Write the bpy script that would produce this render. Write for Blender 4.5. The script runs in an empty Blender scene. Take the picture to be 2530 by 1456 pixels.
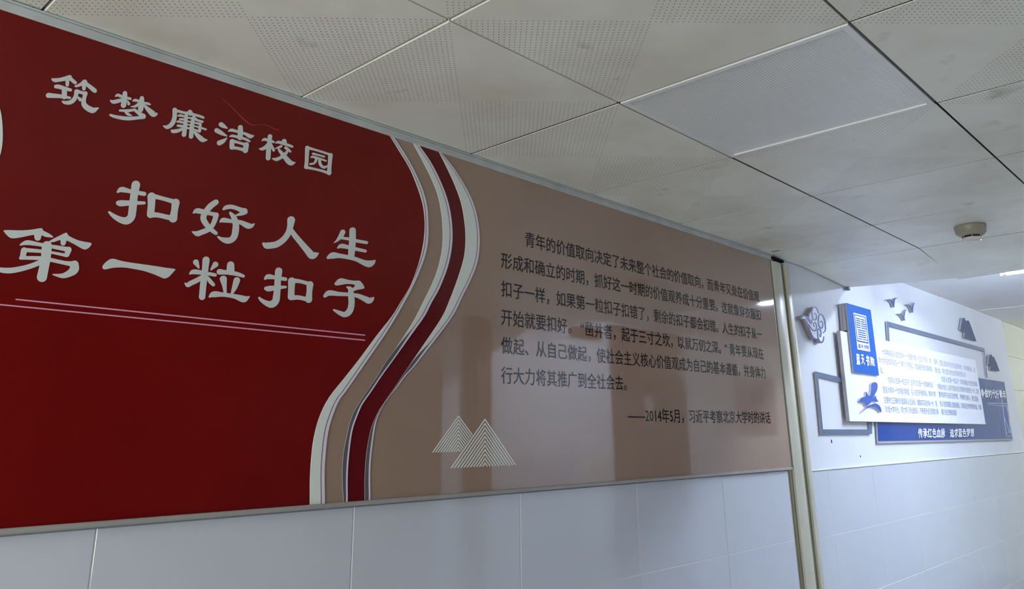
import bpy, bmesh, math, random
from mathutils import Vector, Matrix
from mathutils.geometry import tessellate_polygon
random.seed(4)
C = bpy.context.scene.collection
sc = bpy.context.scene

# ---------------------------------------------------------------- camera
F_PX, CX, CY = 1957.6, 1265.1, 490.1           # focal length and principal point for a 2530x1456 frame
YAW, PITCH, ROLL = .8179, .2931, -.0112
CAM = Vector((-.3913, -1.6796, 1.7645))
def axes():
    ca, sa, cb, sb, cc, s_ = math.cos(YAW), math.sin(YAW), math.cos(PITCH), math.sin(PITCH), math.cos(ROLL), math.sin(ROLL)
    f = Vector((sa*cb, ca*cb, sb)); r0 = Vector((ca, -sa, 0)); u0 = r0.cross(f)
    return cc*r0+s_*u0, cc*u0-s_*r0, f
R_, U_, F_ = axes()
cam = bpy.data.cameras.new('camera'); co = bpy.data.objects.new('camera', cam); C.objects.link(co)
m = Matrix.Identity(4)
for i in range(3):
    m[i][0], m[i][1], m[i][2], m[i][3] = R_[i], U_[i], -F_[i], CAM[i]
co.matrix_world = m
cam.sensor_fit = 'HORIZONTAL'; cam.sensor_width = 36; cam.lens = F_PX/2530*36
cam.shift_x = -(CX-1265)/2530; cam.shift_y = (CY-728)/2530
cam.clip_start = .02
sc.camera = co
# ---------------------------------------------------------------- light
w = bpy.data.worlds.new('world'); sc.world = w; w.use_nodes = True
w.node_tree.nodes['Background'].inputs[0].default_value = (.62, .70, .78, 1)
w.node_tree.nodes['Background'].inputs[1].default_value = .5
def area(name, loc, rot, sx, sy, power, col):
    l = bpy.data.lights.new(name, 'AREA'); l.shape = 'RECTANGLE'; l.size = sx; l.size_y = sy; l.energy = power; l.color = col
    o = bpy.data.objects.new(name, l); C.objects.link(o); o.location = loc; o.rotation_euler = rot; return o
# daylight entering by the window in the end wall behind the camera
area('window_daylight', (-3.9, -1.25, 1.7), (0, -math.pi/2, 0), 1.5, 1.9, 36, (1, 1, .955))
sc.view_settings.view_transform = 'Standard'; sc.view_settings.look = 'None'
sc.view_settings.gamma = 1; sc.view_settings.use_curve_mapping = False
sc.view_settings.exposure = 1.64
sc.cycles.max_bounces = 8; sc.cycles.diffuse_bounces = 5; sc.cycles.glossy_bounces = 4
sc.cycles.use_denoising = True
TUBE_E, TUBE2_E = 34, 16

# ---------------------------------------------------------------- helpers
def at(px, py, y=0.0):
    """point of the wall plane (y = const) measured at a pixel of the photograph"""
    d = F_ + R_*((px-CX)/F_PX) - U_*((py-CY)/F_PX)
    t = (y-CAM.y)/d.y; return CAM+d*t
def atz(px, py, z):
    d = F_ + R_*((px-CX)/F_PX) - U_*((py-CY)/F_PX)
    t = (z-CAM.z)/d.z; return CAM+d*t
def srgb(r, g, b):
    f = lambda c: c/12.92 if c <= .04045 else ((c+.055)/1.055)**2.4
    return (f(r/255), f(g/255), f(b/255), 1)
MATS = {}
def mat(name, col, rough=.5, spec=.5, metal=0, noise=0, nscale=8, bump=0, bscale=60, emit=None, es=0, coat=0):
    if name in MATS: return MATS[name]
    M = bpy.data.materials.new(name); M.use_nodes = True; nt = M.node_tree; N = nt.nodes; L = nt.links
    p = N['Principled BSDF']
    p.inputs['Base Color'].default_value = col; p.inputs['Roughness'].default_value = rough
    p.inputs['Specular IOR Level'].default_value = spec; p.inputs['Metallic'].default_value = metal
    p.inputs['Coat Weight'].default_value = coat; p.inputs['Coat Roughness'].default_value = .03
    if emit: p.inputs['Emission Color'].default_value = emit; p.inputs['Emission Strength'].default_value = es
    g = N.new('ShaderNodeNewGeometry')
    if noise:
        n = N.new('ShaderNodeTexNoise'); n.inputs['Scale'].default_value = nscale; n.inputs['Detail'].default_value = 5
        L.new(g.outputs['Position'], n.inputs['Vector'])
        r = N.new('ShaderNodeMapRange'); r.inputs['From Min'].default_value = .3; r.inputs['From Max'].default_value = .7
        r.inputs['To Min'].default_value = 1-noise; r.inputs['To Max'].default_value = 1+noise*.5
        L.new(n.outputs['Fac'], r.inputs['Value'])
        mx = N.new('ShaderNodeMix'); mx.data_type = 'RGBA'; mx.blend_type = 'MULTIPLY'; mx.inputs[0].default_value = 1
        mx.inputs[6].default_value = col; L.new(r.outputs[0], mx.inputs[7]); L.new(mx.outputs[2], p.inputs['Base Color'])
    if bump:
        n = N.new('ShaderNodeTexNoise'); n.inputs['Scale'].default_value = bscale; n.inputs['Detail'].default_value = 3
        L.new(g.outputs['Position'], n.inputs['Vector'])
        b = N.new('ShaderNodeBump'); b.inputs['Strength'].default_value = bump; b.inputs['Distance'].default_value = .002
        L.new(n.outputs['Fac'], b.inputs['Height']); L.new(b.outputs[0], p.inputs['Normal'])
    MATS[name] = M; return M
def obj(name, me, material=None, parent=None, loc=None):
    if isinstance(me, bmesh.types.BMesh):
        bm = me; me = bpy.data.meshes.new(name); bm.normal_update(); bm.to_mesh(me); bm.free()
    if material and not me.materials: me.materials.append(material)
    o = bpy.data.objects.new(name, me); C.objects.link(o)
    if parent: o.parent = parent
    if loc is not None: o.location = loc
    return o
def thing(name, label, cat, loc=(0, 0, 0), group=None):
    o = bpy.data.objects.new(name, None); C.objects.link(o); o.location = loc; o.empty_display_size = .05
    o['label'] = label; o['category'] = cat
    if group: o['group'] = group
    return o
def tag(o, label, cat, group=None):
    o['label'] = label; o['category'] = cat
    if group: o['group'] = group
    return o
def struct(o): o['kind'] = 'structure'; return o
def box(bm, x0, x1, y0, y1, z0, z1, bev=0):
    r = bmesh.ops.create_cube(bm, size=1)
    bmesh.ops.scale(bm, vec=(abs(x1-x0), abs(y1-y0), abs(z1-z0)), verts=r['verts'])
    bmesh.ops.translate(bm, vec=((x0+x1)/2, (y0+y1)/2, (z0+z1)/2), verts=r['verts'])
    if bev:
        es = list({e for v in r['verts'] for e in v.link_edges})
        bmesh.ops.bevel(bm, geom=es, offset=bev, segments=1, affect='EDGES')
def bx(*a, bev=0):
    bm = bmesh.new(); box(bm, *a, bev=bev); return bm
def extr(bm, pts, y0, y1):
    """outline pts [(x,z)] as a slab from wall side y0 to the front y1 (y1 < y0)"""
    tri = tessellate_polygon([[Vector((p[0], p[1], 0)) for p in pts]])
    a = [bm.verts.new((p[0], y1, p[1])) for p in pts]; b = [bm.verts.new((p[0], y0, p[1])) for p in pts]
    for t in tri:
        p, q, r = [Vector((pts[i][0], pts[i][1])) for i in t]
        cr = (q-p).cross(r-p)
        if abs(cr) < 1e-12: continue
        t = t if cr > 0 else (t[0], t[2], t[1])
        try: bm.faces.new([a[i] for i in t])
        except ValueError: pass
        try: bm.faces.new([b[i] for i in reversed(t)])
        except ValueError: pass
    n = len(pts); ar = sum(pts[i][0]*pts[(i+1) % n][1]-pts[(i+1) % n][0]*pts[i][1] for i in range(n))
    for i in range(n):
        j = (i+1) % n
        q = [a[i], b[i], b[j], a[j]]
        if ar < 0: q.reverse()
        try: bm.faces.new(q)
        except ValueError: pass
def slab(pts, y0, y1):
    bm = bmesh.new(); extr(bm, pts, y0, y1); return bm
def catmull(P, n=6, closed=False):
    out = []; N = len(P)
    rng = range(N if closed else N-1)
    for i in rng:
        if closed: p0, p1, p2, p3 = P[i-1], P[i], P[(i+1) % N], P[(i+2) % N]
        else: p0, p1, p2, p3 = P[max(i-1, 0)], P[i], P[i+1], P[min(i+2, N-1)]
        for k in range(n):
            t = k/n
            out.append([.5*(2*b+(c-a)*t+(2*a-5*b+4*c-d)*t*t+(3*b-a-3*c+d)*t**3) for a, b, c, d in zip(p0, p1, p2, p3)])
    if not closed: out.append(list(P[-1]))
    return out
def stroke_outline(S, n=5):
    """centre line with widths -> closed outline with round ends"""
    P = catmull(S, n) if len(S) > 2 else catmull(S, 4)
    L, Rr = [], []
    for i, p in enumerate(P):
        a = P[max(i-1, 0)]; b = P[min(i+1, len(P)-1)]
        dx, dy = b[0]-a[0], b[1]-a[1]; l = math.hypot(dx, dy) or 1; nx, ny = -dy/l, dx/l; h = max(p[2], 4)/2
        L.append((p[0]+nx*h, p[1]+ny*h)); Rr.append((p[0]-nx*h, p[1]-ny*h))
    def cap(p, q, h):
        d = math.atan2(p[1]-q[1], p[0]-q[0]); h = max(h, 4)/2
        return [(p[0]+h*math.cos(d+a)*.9, p[1]+h*math.sin(d+a)) if False else (p[0]+h*math.cos(d+a), p[1]+h*math.sin(d+a)) for a in [math.pi/2*(1-k/4) for k in range(1, 8)]]
    end = cap(P[-1], P[-2], P[-1][2]); start = cap(P[0], P[1], P[0][2])
    return L+end+Rr[::-1]+start
def strokes_mesh(shapes, ox, oy, s, y0, y1):
    bm = bmesh.new(); k = 0
    for sh in shapes:
        if sh[0] == 'P': o = catmull(sh[1], 4, True) if sh[0] == 'P' else sh[1]
        elif sh[0] == 'Q': o = sh[1]
        else: o = stroke_outline(sh)
        pts = []
        for p in o:
            q = at(ox+p[0]/s, oy+p[1]/s, y1); pts.append((q.x, q.z))
        extr(bm, pts, y0, y1-k*.00004); k += 1
    return bm
def hexq(tl, tr, br, bl, y):
    return [(lambda q: (q.x, q.z))(at(*p, y)) for p in (bl, br, tr, tl)]
def textmesh(s, bold=0.0, res=2):
    cu = bpy.data.curves.new('t', 'FONT'); cu.body = s; cu.size = 1; cu.resolution_u = res; cu.fill_mode = 'FRONT'
    o = bpy.data.objects.new('t', cu); C.objects.link(o)
    dg = bpy.context.evaluated_depsgraph_get(); e = o.evaluated_get(dg); t = e.to_mesh()
    V = [tuple(v.co) for v in t.vertices]; Fc = [tuple(p.vertices) for p in t.polygons]
    e.to_mesh_clear(); bpy.data.objects.remove(o); bpy.data.curves.remove(cu)
    return V, Fc
def embolden(V, Fc, b):
    if not b: return V, Fc
    OV, OF = [], []
    for k, (dx, dy) in enumerate(((-b, 0), (b, 0), (0, -b), (0, b))):
        n = len(OV); OV += [(v[0]+dx, v[1]+dy, k) for v in V]; OF += [tuple(i+n for i in f) for f in Fc]
    return OV, OF
_v, _ = textmesh('国'); EM = (max(v[0] for v in _v)+min(v[0] for v in _v)); MIDZ = (max(v[1] for v in _v)+min(v[1] for v in _v))/2
GH = max(v[1] for v in _v)-min(v[1] for v in _v)
def text_line(s, x0, x1, z0, z1, h, y, bold=0.0, sub=None, flipy=-1):
    """one printed line: centre height runs z0..z1, glyphs h tall, spanning x0..x1"""
    V, Fc = embolden(*textmesh(s), bold)
    a = min(v[0] for v in V); b = max(v[0] for v in V)
    me = bpy.data.meshes.new('text_line'); out = []
    for v in V:
        t = (v[0]-a)/(b-a); out.append((x0+(x1-x0)*t, y-v[2]*.00003, z0+(z1-z0)*t+(v[1]-MIDZ)/GH*h))
    me.from_pydata(out, [], Fc)
    me.update()
    bm = bmesh.new(); bm.from_mesh(me)
    bm.normal_update()
    fl = [f for f in bm.faces if f.normal.y > 0]
    if fl: bmesh.ops.reverse_faces(bm, faces=fl)
    bm.to_mesh(me); bm.free(); return me
def print_line(me, h, m_, parent):
    """link a printed line, cut where punctuation leaves wide gaps, so every run of characters is its own part"""
    P = [tuple(v.co) for v in me.vertices]; Fs = [tuple(p.vertices) for p in me.polygons]
    Fs.sort(key=lambda f: min(P[i][0] for i in f))
    runs, end = [], None
    for f in Fs:
        a, b = min(P[i][0] for i in f), max(P[i][0] for i in f)
        if end is None or a > end+h*.27: runs.append([]); end = b
        runs[-1].append(f); end = max(end, b)
    for r in runs:
        ids = sorted({i for f in r for i in f}); mp = {v: k for k, v in enumerate(ids)}
        m2 = bpy.data.meshes.new('text_line'); m2.from_pydata([P[i] for i in ids], [], [tuple(mp[i] for i in f) for f in r]); m2.update()
        obj('text_line', m2, m_, parent)
def text_quad(s, tl, tr, br, bl, y, bold=0.0):
    V, Fc = embolden(*textmesh(s), bold)
    a = min(v[0] for v in V); b = max(v[0] for v in V); c = min(v[1] for v in V); d = max(v[1] for v in V)
    P = [at(*p, y) for p in (tl, tr, br, bl)]
    me = bpy.data.meshes.new('lettering'); out = []
    for v in V:
        u = (v[0]-a)/(b-a); t = (d-v[1])/(d-c)
        q = (P[0]*(1-u)+P[1]*u)*(1-t)+(P[3]*(1-u)+P[2]*u)*t; out.append((q.x, y-v[2]*.00003, q.z))
    me.from_pydata(out, [], Fc); me.update()
    bm = bmesh.new(); bm.from_mesh(me); bm.normal_update()
    fl = [f for f in bm.faces if f.normal.y > 0]
    if fl: bmesh.ops.reverse_faces(bm, faces=fl)
    bm.to_mesh(me); bm.free(); return me

# ---------------------------------------------------------------- materials
M_white = mat('wall_paint', srgb(226, 230, 236), .85, .08, noise=.03, nscale=3, bump=.08, bscale=40)
M_cream = mat('cream_paint', srgb(230, 234, 228), .5, .3, noise=.03)
M_tile = mat('glazed_tile', srgb(206, 213, 225), .07, .7, noise=.03, nscale=2, bump=.05, bscale=5)
M_grout = mat('grout', srgb(214, 218, 216), .8, .2)
M_floor = mat('terrazzo', srgb(190, 188, 180), .35, .4, noise=.25, nscale=90)
M_dark = mat('void_dark', srgb(40, 41, 42), .9, .1)
M_red = mat('red_print', srgb(112, 13, 11), .22, .3, noise=.12, nscale=3)
M_dred = mat('dark_red_print', srgb(100, 12, 18), .15, .4, noise=.08, nscale=4)
M_tan = mat('taupe_print', srgb(160, 136, 120), .035, 0.85, noise=.05, nscale=3)
M_band = mat('white_band', srgb(226, 234, 230), .2, .5)
M_lip = mat('lilac_lip', srgb(226, 220, 236), .2, .5)
M_line = mat('grey_line', srgb(96, 94, 102), .3, .5)
M_letter = mat('silver_letter', srgb(208, 216, 216), .3, .5)
M_pink = mat('pink_line', srgb(224, 160, 190), .2, .5)
M_black = mat('black_text', srgb(20, 20, 30), .035, 0.4)
M_trim = mat('ivory_plastic', srgb(196, 196, 180), .35, .5, noise=.06, nscale=6)
M_trimd = mat('olive_groove', srgb(120, 118, 96), .5, .4, noise=.1, nscale=6)
M_alu = mat('painted_angle', srgb(188, 194, 196), .5, .3, noise=.14, nscale=14)
M_ledge = mat('grey_ledge', srgb(160, 160, 158), .4, .5, noise=.08, nscale=10)
M_blue = mat('blue_board', srgb(12, 92, 178), .6, .15)
M_blued = mat('deep_blue_board', srgb(8, 62, 146), .06, .2)
M_ink = mat('blue_ink', srgb(62, 84, 146), .4, .4)
M_panel = mat('white_board', srgb(240, 243, 252), .7, .12)
M_side = mat('board_edge', srgb(170, 168, 176), .4, .4)
M_steel = mat('brushed_strip', srgb(100, 116, 142), .6, .15, noise=.1, nscale=9)
M_bwhite = mat('white_letters', srgb(236, 240, 246), .3, .4)
M_brown = mat('brown_wood', srgb(92, 62, 50), .3, .5, noise=.2, nscale=5)
M_brown2 = mat('door_wood', srgb(84, 66, 66), .3, .5, noise=.1, nscale=5)
M_fix = mat('fixture_white', srgb(228, 230, 230), .3, .5)

def tile_material(name, turned):
    M = bpy.data.materials.new(name); M.use_nodes = True; nt = M.node_tree; N = nt.nodes; L = nt.links
    p = N['Principled BSDF']; p.inputs['Roughness'].default_value = .42; p.inputs['Specular IOR Level'].default_value = .4
    tc = N.new('ShaderNodeTexCoord'); sp = N.new('ShaderNodeSeparateXYZ'); L.new(tc.outputs['Object'], sp.inputs[0])
    def mth(op, a, b=None, c=None):
        n = N.new('ShaderNodeMath'); n.operation = op
        for i, v in enumerate((a, b, c)):
            if v is None: continue
            if isinstance(v, (int, float)): n.inputs[i].default_value = v
            else: L.new(v, n.inputs[i])
        return n.outputs[0]
    X, Y = sp.outputs[0], sp.outputs[1]
    if turned: X, Y = Y, X
    pitch = .6*math.sqrt(2)/72
    ax, ay = mth('ABSOLUTE', X), mth('ABSOLUTE', Y)
    DA, DB = mth('MULTIPLY', mth('ADD', X, Y), .70711), mth('MULTIPLY', mth('SUBTRACT', X, Y), .70711)
    mask = mth('GREATER_THAN', mth('SUBTRACT', ax, ay), -.002)
    fx = mth('SUBTRACT', mth('FRACT', mth('ADD', mth('DIVIDE', DA, pitch), 100.5)), .5)
    fy = mth('SUBTRACT', mth('FRACT', mth('ADD', mth('DIVIDE', DB, pitch), 100.5)), .5)
    d = mth('SQRT', mth('ADD', mth('MULTIPLY', fx, fx), mth('MULTIPLY', fy, fy)))
    dot = mth('MULTIPLY', mth('LESS_THAN', d, .13), mask)
    if turned is None: dot = None
    g = N.new('ShaderNodeNewGeometry')
    n = N.new('ShaderNodeTexNoise'); n.inputs['Scale'].default_value = 2.2; n.inputs['Detail'].default_value = 8; n.inputs['Roughness'].default_value = .6
    L.new(g.outputs['Position'], n.inputs['Vector'])
    cr = N.new('ShaderNodeValToRGB'); L.new(n.outputs['Fac'], cr.inputs[0])
    cr.color_ramp.elements[0].position = .3; cr.color_ramp.elements[0].color = srgb(216, 213, 202)
    cr.color_ramp.elements[1].position = .62; cr.color_ramp.elements[1].color = srgb(236, 238, 230)
    n2 = N.new('ShaderNodeTexNoise'); n2.inputs['Scale'].default_value = 9; n2.inputs['Detail'].default_value = 4; L.new(g.outputs['Position'], n2.inputs['Vector'])
    r2 = N.new('ShaderNodeMapRange'); r2.inputs['From Min'].default_value = .66; r2.inputs['From Max'].default_value = .8; r2.inputs['To Max'].default_value = .45
    L.new(n2.outputs['Fac'], r2.inputs['Value'])
    mx = N.new('ShaderNodeMix'); mx.data_type = 'RGBA'; L.new(r2.outputs[0], mx.inputs[0]); L.new(cr.outputs[0], mx.inputs[6]); mx.inputs[7].default_value = srgb(120, 116, 106)
    col = mx.outputs[2]
    if dot is not None:
        m2 = N.new('ShaderNodeMix'); m2.data_type = 'RGBA'; L.new(dot, m2.inputs[0]); L.new(col, m2.inputs[6]); m2.inputs[7].default_value = srgb(112, 112, 107)
        col = m2.outputs[2]
    L.new(col, p.inputs['Base Color']); return M
M_ct = [tile_material('perforated_tile', False), tile_material('perforated_tile_turned', True), tile_material('plain_ceiling_tile', None)]

# ---------------------------------------------------------------- setting
ZC, T = 2.6, .6
XL, XR = -4.0, 12.0
WR = -2.5                        # opposite wall
struct(obj('floor', bx(XL, XR, WR-.2, .3, -.1, 0), M_floor))
wl = struct(obj('wall_left', bx(XL, 7.80, .006, .22, 0, 3.0), M_white))
# grout bed and glazed tiles
TZ, TH, TW, TX = 1.609, .288, .589, .2427
RZ, RH, RX = 1.594, .291, 3.6156
obj('grout_bed', bx(XL, 3.20, .001, .006, 0, TZ-.002), M_grout, wl)
obj('grout_bed', bx(3.36, 7.79, .001, .006, 0, RZ-.002), M_grout, wl)
obj('tile_cap', bx(3.40, 7.80, -.004, .006, RZ+.001, RZ+.009, bev=.002), mat('plaster_lip', srgb(232, 234, 226), .6, .3), wl)
cache = {}
def wtile(x0, x1, z0, z1, par, yb=.004, yf=0.0, m_=M_tile):
    g = .0012; key = (round(x1-x0, 3), round(z1-z0, 3), yb, yf, m_.name)
    if key not in cache:
        bm = bx(-(x1-x0)/2+g, (x1-x0)/2-g, yf, yb, -(z1-z0)/2+g, (z1-z0)/2-g, bev=.0012)
        me = bpy.data.meshes.new('wall_tile'); bm.to_mesh(me); bm.free(); me.materials.append(m_); cache[key] = me
    o = obj('wall_tile', cache[key], None, par, ((x0+x1)/2, 0, (z0+z1)/2))
    o.rotation_euler = (random.uniform(-.0012, .0012), 0, random.uniform(-.0012, .0012)); return o
for r in range(6):
    z1 = TZ-r*TH; z0 = max(z1-TH, .02)
    for k in range(-6, 5):
        wtile(TX+k*TW, TX+(k+1)*TW, z0, z1, wl)
    z1 = RZ-r*RH; z0 = max(z1-RH, .02)
    wtile(3.40, RX, z0, z1, wl)
    for k in range(0, 7):
        wtile(RX+k*TW, RX+(k+1)*TW, z0, z1, wl)
    wtile(RX+7*TW, 7.79, z0, z1, wl)
# cream wall past the corner
wf = struct(obj('wall_far', bx(7.80, XR, .034, .3, 0, 3.0), M_cream))
wtile_m = mat('cream_tile', srgb(222, 226, 212), .2, .5)
for r in range(9):
    for k in range(7):
        o = wtile(7.85+k*.6, 8.45+k*.6, .02+r*.3, .32+r*.3, wf, .004, 0.0, wtile_m); o.location.y = .029
# wall behind the camera with its window
wb = bmesh.new()
box(wb, XL-.12, XL, WR, .1, 0, .9); box(wb, XL-.12, XL, WR, .1, 2.5, 3); box(wb, XL-.12, XL, WR, -2.3, .9, 2.5); box(wb, XL-.12, XL, -.2, .1, .9, 2.5)
struct(obj('wall_back', wb, M_white))
wn = bmesh.new()
for y in (-2.3, -1.27, -.24): box(wn, XL-.08, XL-.03, y, y+.04, .9, 2.5)
for z in (.9, 2.46): box(wn, XL-.08, XL-.03, -2.3, -.2, z, z+.04)
win = struct(obj('window_1', wn, M_alu))
struct(obj('wall_end', bx(XR, XR+.1, WR, .3, 0, 3), M_cream))

# opposite wall, seen only as a reflection in the glossy board and tiles
wr = struct(obj('wall_right', bx(XL, XR, WR-.2, WR-.006, 0, 3), M_white))
obj('grout_bed', bx(XL, XR, WR-.006, WR-.002, 0, 1.618), M_grout, wr)
for r in range(4):
    z1 = 1.62-r*TH
    for k in range(0, 11):
        x0 = 3.0+k*TW
        if x0+TW > 5.2 and x0 < 6.45: continue
        o = wtile(x0, x0+TW, z1-TH, z1, wr, .002, -.002); o.location.y = WR
# dark wood door with a tall transom
dr = struct(obj('door_1', bx(5.25, 6.40, WR-.004, WR+.03, 0, 2.70, bev=.004), M_brown2))
obj('transom_panel', bx(5.32, 6.33, WR+.028, WR+.04, 2.33, 2.66, bev=.004), M_brown, dr)
for k in range(14):
    obj('slat', bx(5.33+k*.072, 5.38+k*.072, WR+.028, WR+.045, 2.17, 2.30, bev=.004), M_brown, dr)
obj('door_leaf', bx(5.32, 5.815, WR+.028, WR+.05, .02, 2.14, bev=.004), M_brown2, dr)
obj('door_leaf', bx(5.835, 6.33, WR+.028, WR+.05, .02, 2.14, bev=.004), M_brown2, dr)
obj('window_pane', bx(5.67, 5.80, WR+.048, WR+.056, 1.86, 2.10, bev=.003), mat('pane', srgb(190, 170, 165), .2, .5), dr)
dk = struct(obj('door_2', bx(-1.2, 3.30, WR-.004, WR+.03, 0, 2.598, bev=.004), M_brown2))
for k in range(5):
    obj('door_leaf', bx(-1.15+k*.89, -.30+k*.89, WR+.028, WR+.05, .02, 2.10, bev=.004), M_brown2, dk)
    obj('transom_panel', bx(-1.15+k*.89, -.30+k*.89, WR+.028, WR+.045, 2.16, 2.54, bev=.004), M_brown, dk)
struct(obj('trim_1', bx(3.53, 3.76, WR-.002, WR+.05, 0, 2.70, bev=.01), M_brown))
struct(obj('trim_2', bx(3.58, 3.62, WR+.05, WR+.07, 0, 2.68, bev=.006), M_brown2))
nb = thing('notice_box', 'small brown box fixed high on the opposite wall beside the wooden door', 'box', (4.9, WR, 2.6))
obj('box_body', bx(-.18, .18, -.002, .06, -.05, .04, bev=.006), M_brown, nb)
po = thing('framed_poster', 'grey framed portrait poster on the opposite wall, mirrored in the glossy board', 'poster', (7.88, WR, 2.06))
obj('backing', bx(-.42, .42, -.004, .02, -.3, .3, bev=.003), mat('poster_grey', srgb(150, 142, 158), .4, .4), po)
bm = bmesh.new(); extr(bm, [(.12*math.cos(a)-.02, .1+.13*math.sin(a)) for a in [i*math.pi/12 for i in range(24)]], .024, .02)
extr(bm, [(-.26, -.28), (.22, -.28), (.2, -.12), (.06, -.04), (-.1, -.04), (-.24, -.12)], .024, .02)
obj('figure_print', bm, mat('poster_figure', srgb(104, 96, 108), .4, .4), po)

# ceiling: dark void above, loose tiles below
ce = struct(obj('ceiling', bx(XL, 4.20, WR, .006, ZC+.05, ZC+.11), M_dark))
Y1, Y2 = -.5747, -1.1747
rows = [(0.0, Y1, 0), (Y1, Y2, 1), (Y2, Y2-T, 2), (Y2-T, WR, 3)]
M_joint_shade = mat('joint_shade', srgb(96, 96, 90), .9, .1)  # shade of the tile gaps, painted onto the tile sides
def ctile_mesh(kind, shaded=True):
    bm = bx(-.2973, .2973, -.2973, .2973, 0, .014, bev=.0012); bm.normal_update()
    me = bpy.data.meshes.new('ceiling_tile'); 
    for f in bm.faces: f.material_index = 1 if shaded and abs(f.normal.z) < .2 else 0
    bm.to_mesh(me); bm.free(); me.materials.append(M_ct[kind]); me.materials.append(M_joint_shade); return me
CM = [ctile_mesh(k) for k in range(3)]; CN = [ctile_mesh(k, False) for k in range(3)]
ZI = {i: (.0072-.001*(i+6) if i < 2 else (0, .0005, .001, .0015)[i-2]) for i in range(-6, 6)}
for i in range(-6, 6):
    for ya, yb, r in rows:
        if r == 1 and i == 2: continue
        kind = 0
        if r == 1 and i in (1, 4, -2): kind = 1
        if r == 3: kind = 1 if i % 2 else 0
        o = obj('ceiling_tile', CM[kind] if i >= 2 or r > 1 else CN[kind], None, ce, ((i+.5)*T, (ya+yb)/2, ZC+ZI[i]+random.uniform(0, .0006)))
        o.scale = (1, abs(yb-ya)/.6, 1); o.rotation_euler = (random.uniform(-.002, .002), random.uniform(-.001, .001), 0)
# last row sags towards the step
def sag(ya, yb, zl, zr, xe):
    bm = bmesh.new(); n = 6; V = {}
    for i in range(n+1):
        for j in range(2):
            t = i/n; x = 3.605+(xe-3.605)*t; y = ya-.002 if j == 0 else yb+.002
            zz = (zl if j == 0 else zr); z = ZC+.003-(ZC+.003-zz)*t
            for k, dz in enumerate((0, .014)): V[i, j, k] = bm.verts.new((x, y, z+dz))
    for i in range(n):
        bm.faces.new([V[i, 0, 0], V[i, 1, 0], V[i+1, 1, 0], V[i+1, 0, 0]][::-1]); bm.faces.new([V[i, 0, 1], V[i, 1, 1], V[i+1, 1, 1], V[i+1, 0, 1]])
        for j in (0, 1): bm.faces.new([V[i, j, 0], V[i+1, j, 0], V[i+1, j, 1], V[i, j, 1]])
    for i in (0, n): bm.faces.new([V[i, 0, 0], V[i, 1, 0], V[i, 1, 1], V[i, 0, 1]])
    bmesh.ops.recalc_face_normals(bm, faces=bm.faces)
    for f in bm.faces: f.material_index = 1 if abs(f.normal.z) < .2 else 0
    return bm
obj('ceiling_tile', sag(0, Y1, 2.564, 2.538, 4.19), M_ct[2], ce).data.materials.append(M_joint_shade)
obj('ceiling_tile', sag(Y1, Y2, 2.529, 2.543, 4.19), M_ct[2], ce).data.materials.append(M_joint_shade)
obj('ceiling_tile', sag(Y2, Y2-T, 2.543, 2.55, 4.19), M_ct[2], ce).data.materials.append(M_joint_shade)
obj('ceiling_tile', sag(Y2-T, WR, 2.55, 2.555, 4.19), M_ct[2], ce).data.materials.append(M_joint_shade)
obj('step_riser', bx(4.196, 4.21, WR, .006, 2.575, 2.76), M_white, ce)
# higher ceiling over the lit part, boards with seams
cf = struct(obj('ceiling_far', bx(4.20, XR, WR, .10, 2.745, 2.85), M_grout))
M_cb = mat('ceiling_board', srgb(236, 237, 238), .8, .1, noise=.05, nscale=2)
xe = [4.21, 5.1, 6.03, 7.0, 7.80, 8.7, 9.6, 10.5, 12]
ye = [.1, -.62, -1.25, -1.87, WR]
for i in range(len(xe)-1):
    for j in range(4):
        y0_ = ye[j] if (xe[i] > 7.7 or j) else .006
        dz = (0, -.002, .0, -.003, 0, 0, 0, 0)[i]
        obj('ceiling_board', bx(xe[i]+.001, xe[i+1]-.001, y0_-.001, ye[j+1]+.001, 2.727+dz, 2.745, bev=.001), M_cb if i < 4 else M_cream, cf)

# ceiling edge angle and the joint cover between the two wall panels
bm = bmesh.new()
box(bm, XL, 3.235, -.022, 0, ZC-.004, ZC-.0005, bev=.001); box(bm, XL, 3.235, -.018, -.0005, ZC-.024, ZC-.004, bev=.002)
struct(obj('trim_3', bm, M_alu))
def cover(x0, x1, y1, crown):
    pts = [(x0, 0), (x0, y1)] + [(x0+(x1-x0)*t/6, y1-crown*math.sin(math.pi*t/6)) for t in range(1, 6)] + [(x1, y1), (x1, 0)]
    bm = bmesh.new(); a = [bm.verts.new((p[0], p[1], 0)) for p in pts]; b = [bm.verts.new((p[0], p[1], 2.572)) for p in pts]
    n = len(pts)
    for i in range(n): bm.faces.new([a[i], a[(i+1) % n], b[(i+1) % n], b[i]])
    bm.faces.new(a[::-1]); bm.faces.new(b); bmesh.ops.recalc_face_normals(bm, faces=bm.faces); return bm
jc = struct(obj('trim_4', cover(3.222, 3.318, -.016, .006), M_trim))
obj('groove', bx(3.316, 3.362, -.008, .004, 0, 2.575), M_trimd, jc)
obj('side_strip', cover(3.360, 3.400, -.02, .002), M_trim, jc)
obj('backing_strip', bx(3.196, 3.224, -.006, .004, 0, 2.575, bev=.001), M_trimd, jc)
obj('gap_shade', bx(3.215, 3.345, -.024, .004, 2.578, 2.592, bev=.003), mat('black_gap', srgb(16, 17, 18), .9, .1), jc)  # solid black piece standing in for the darkness of an open gap

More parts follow.
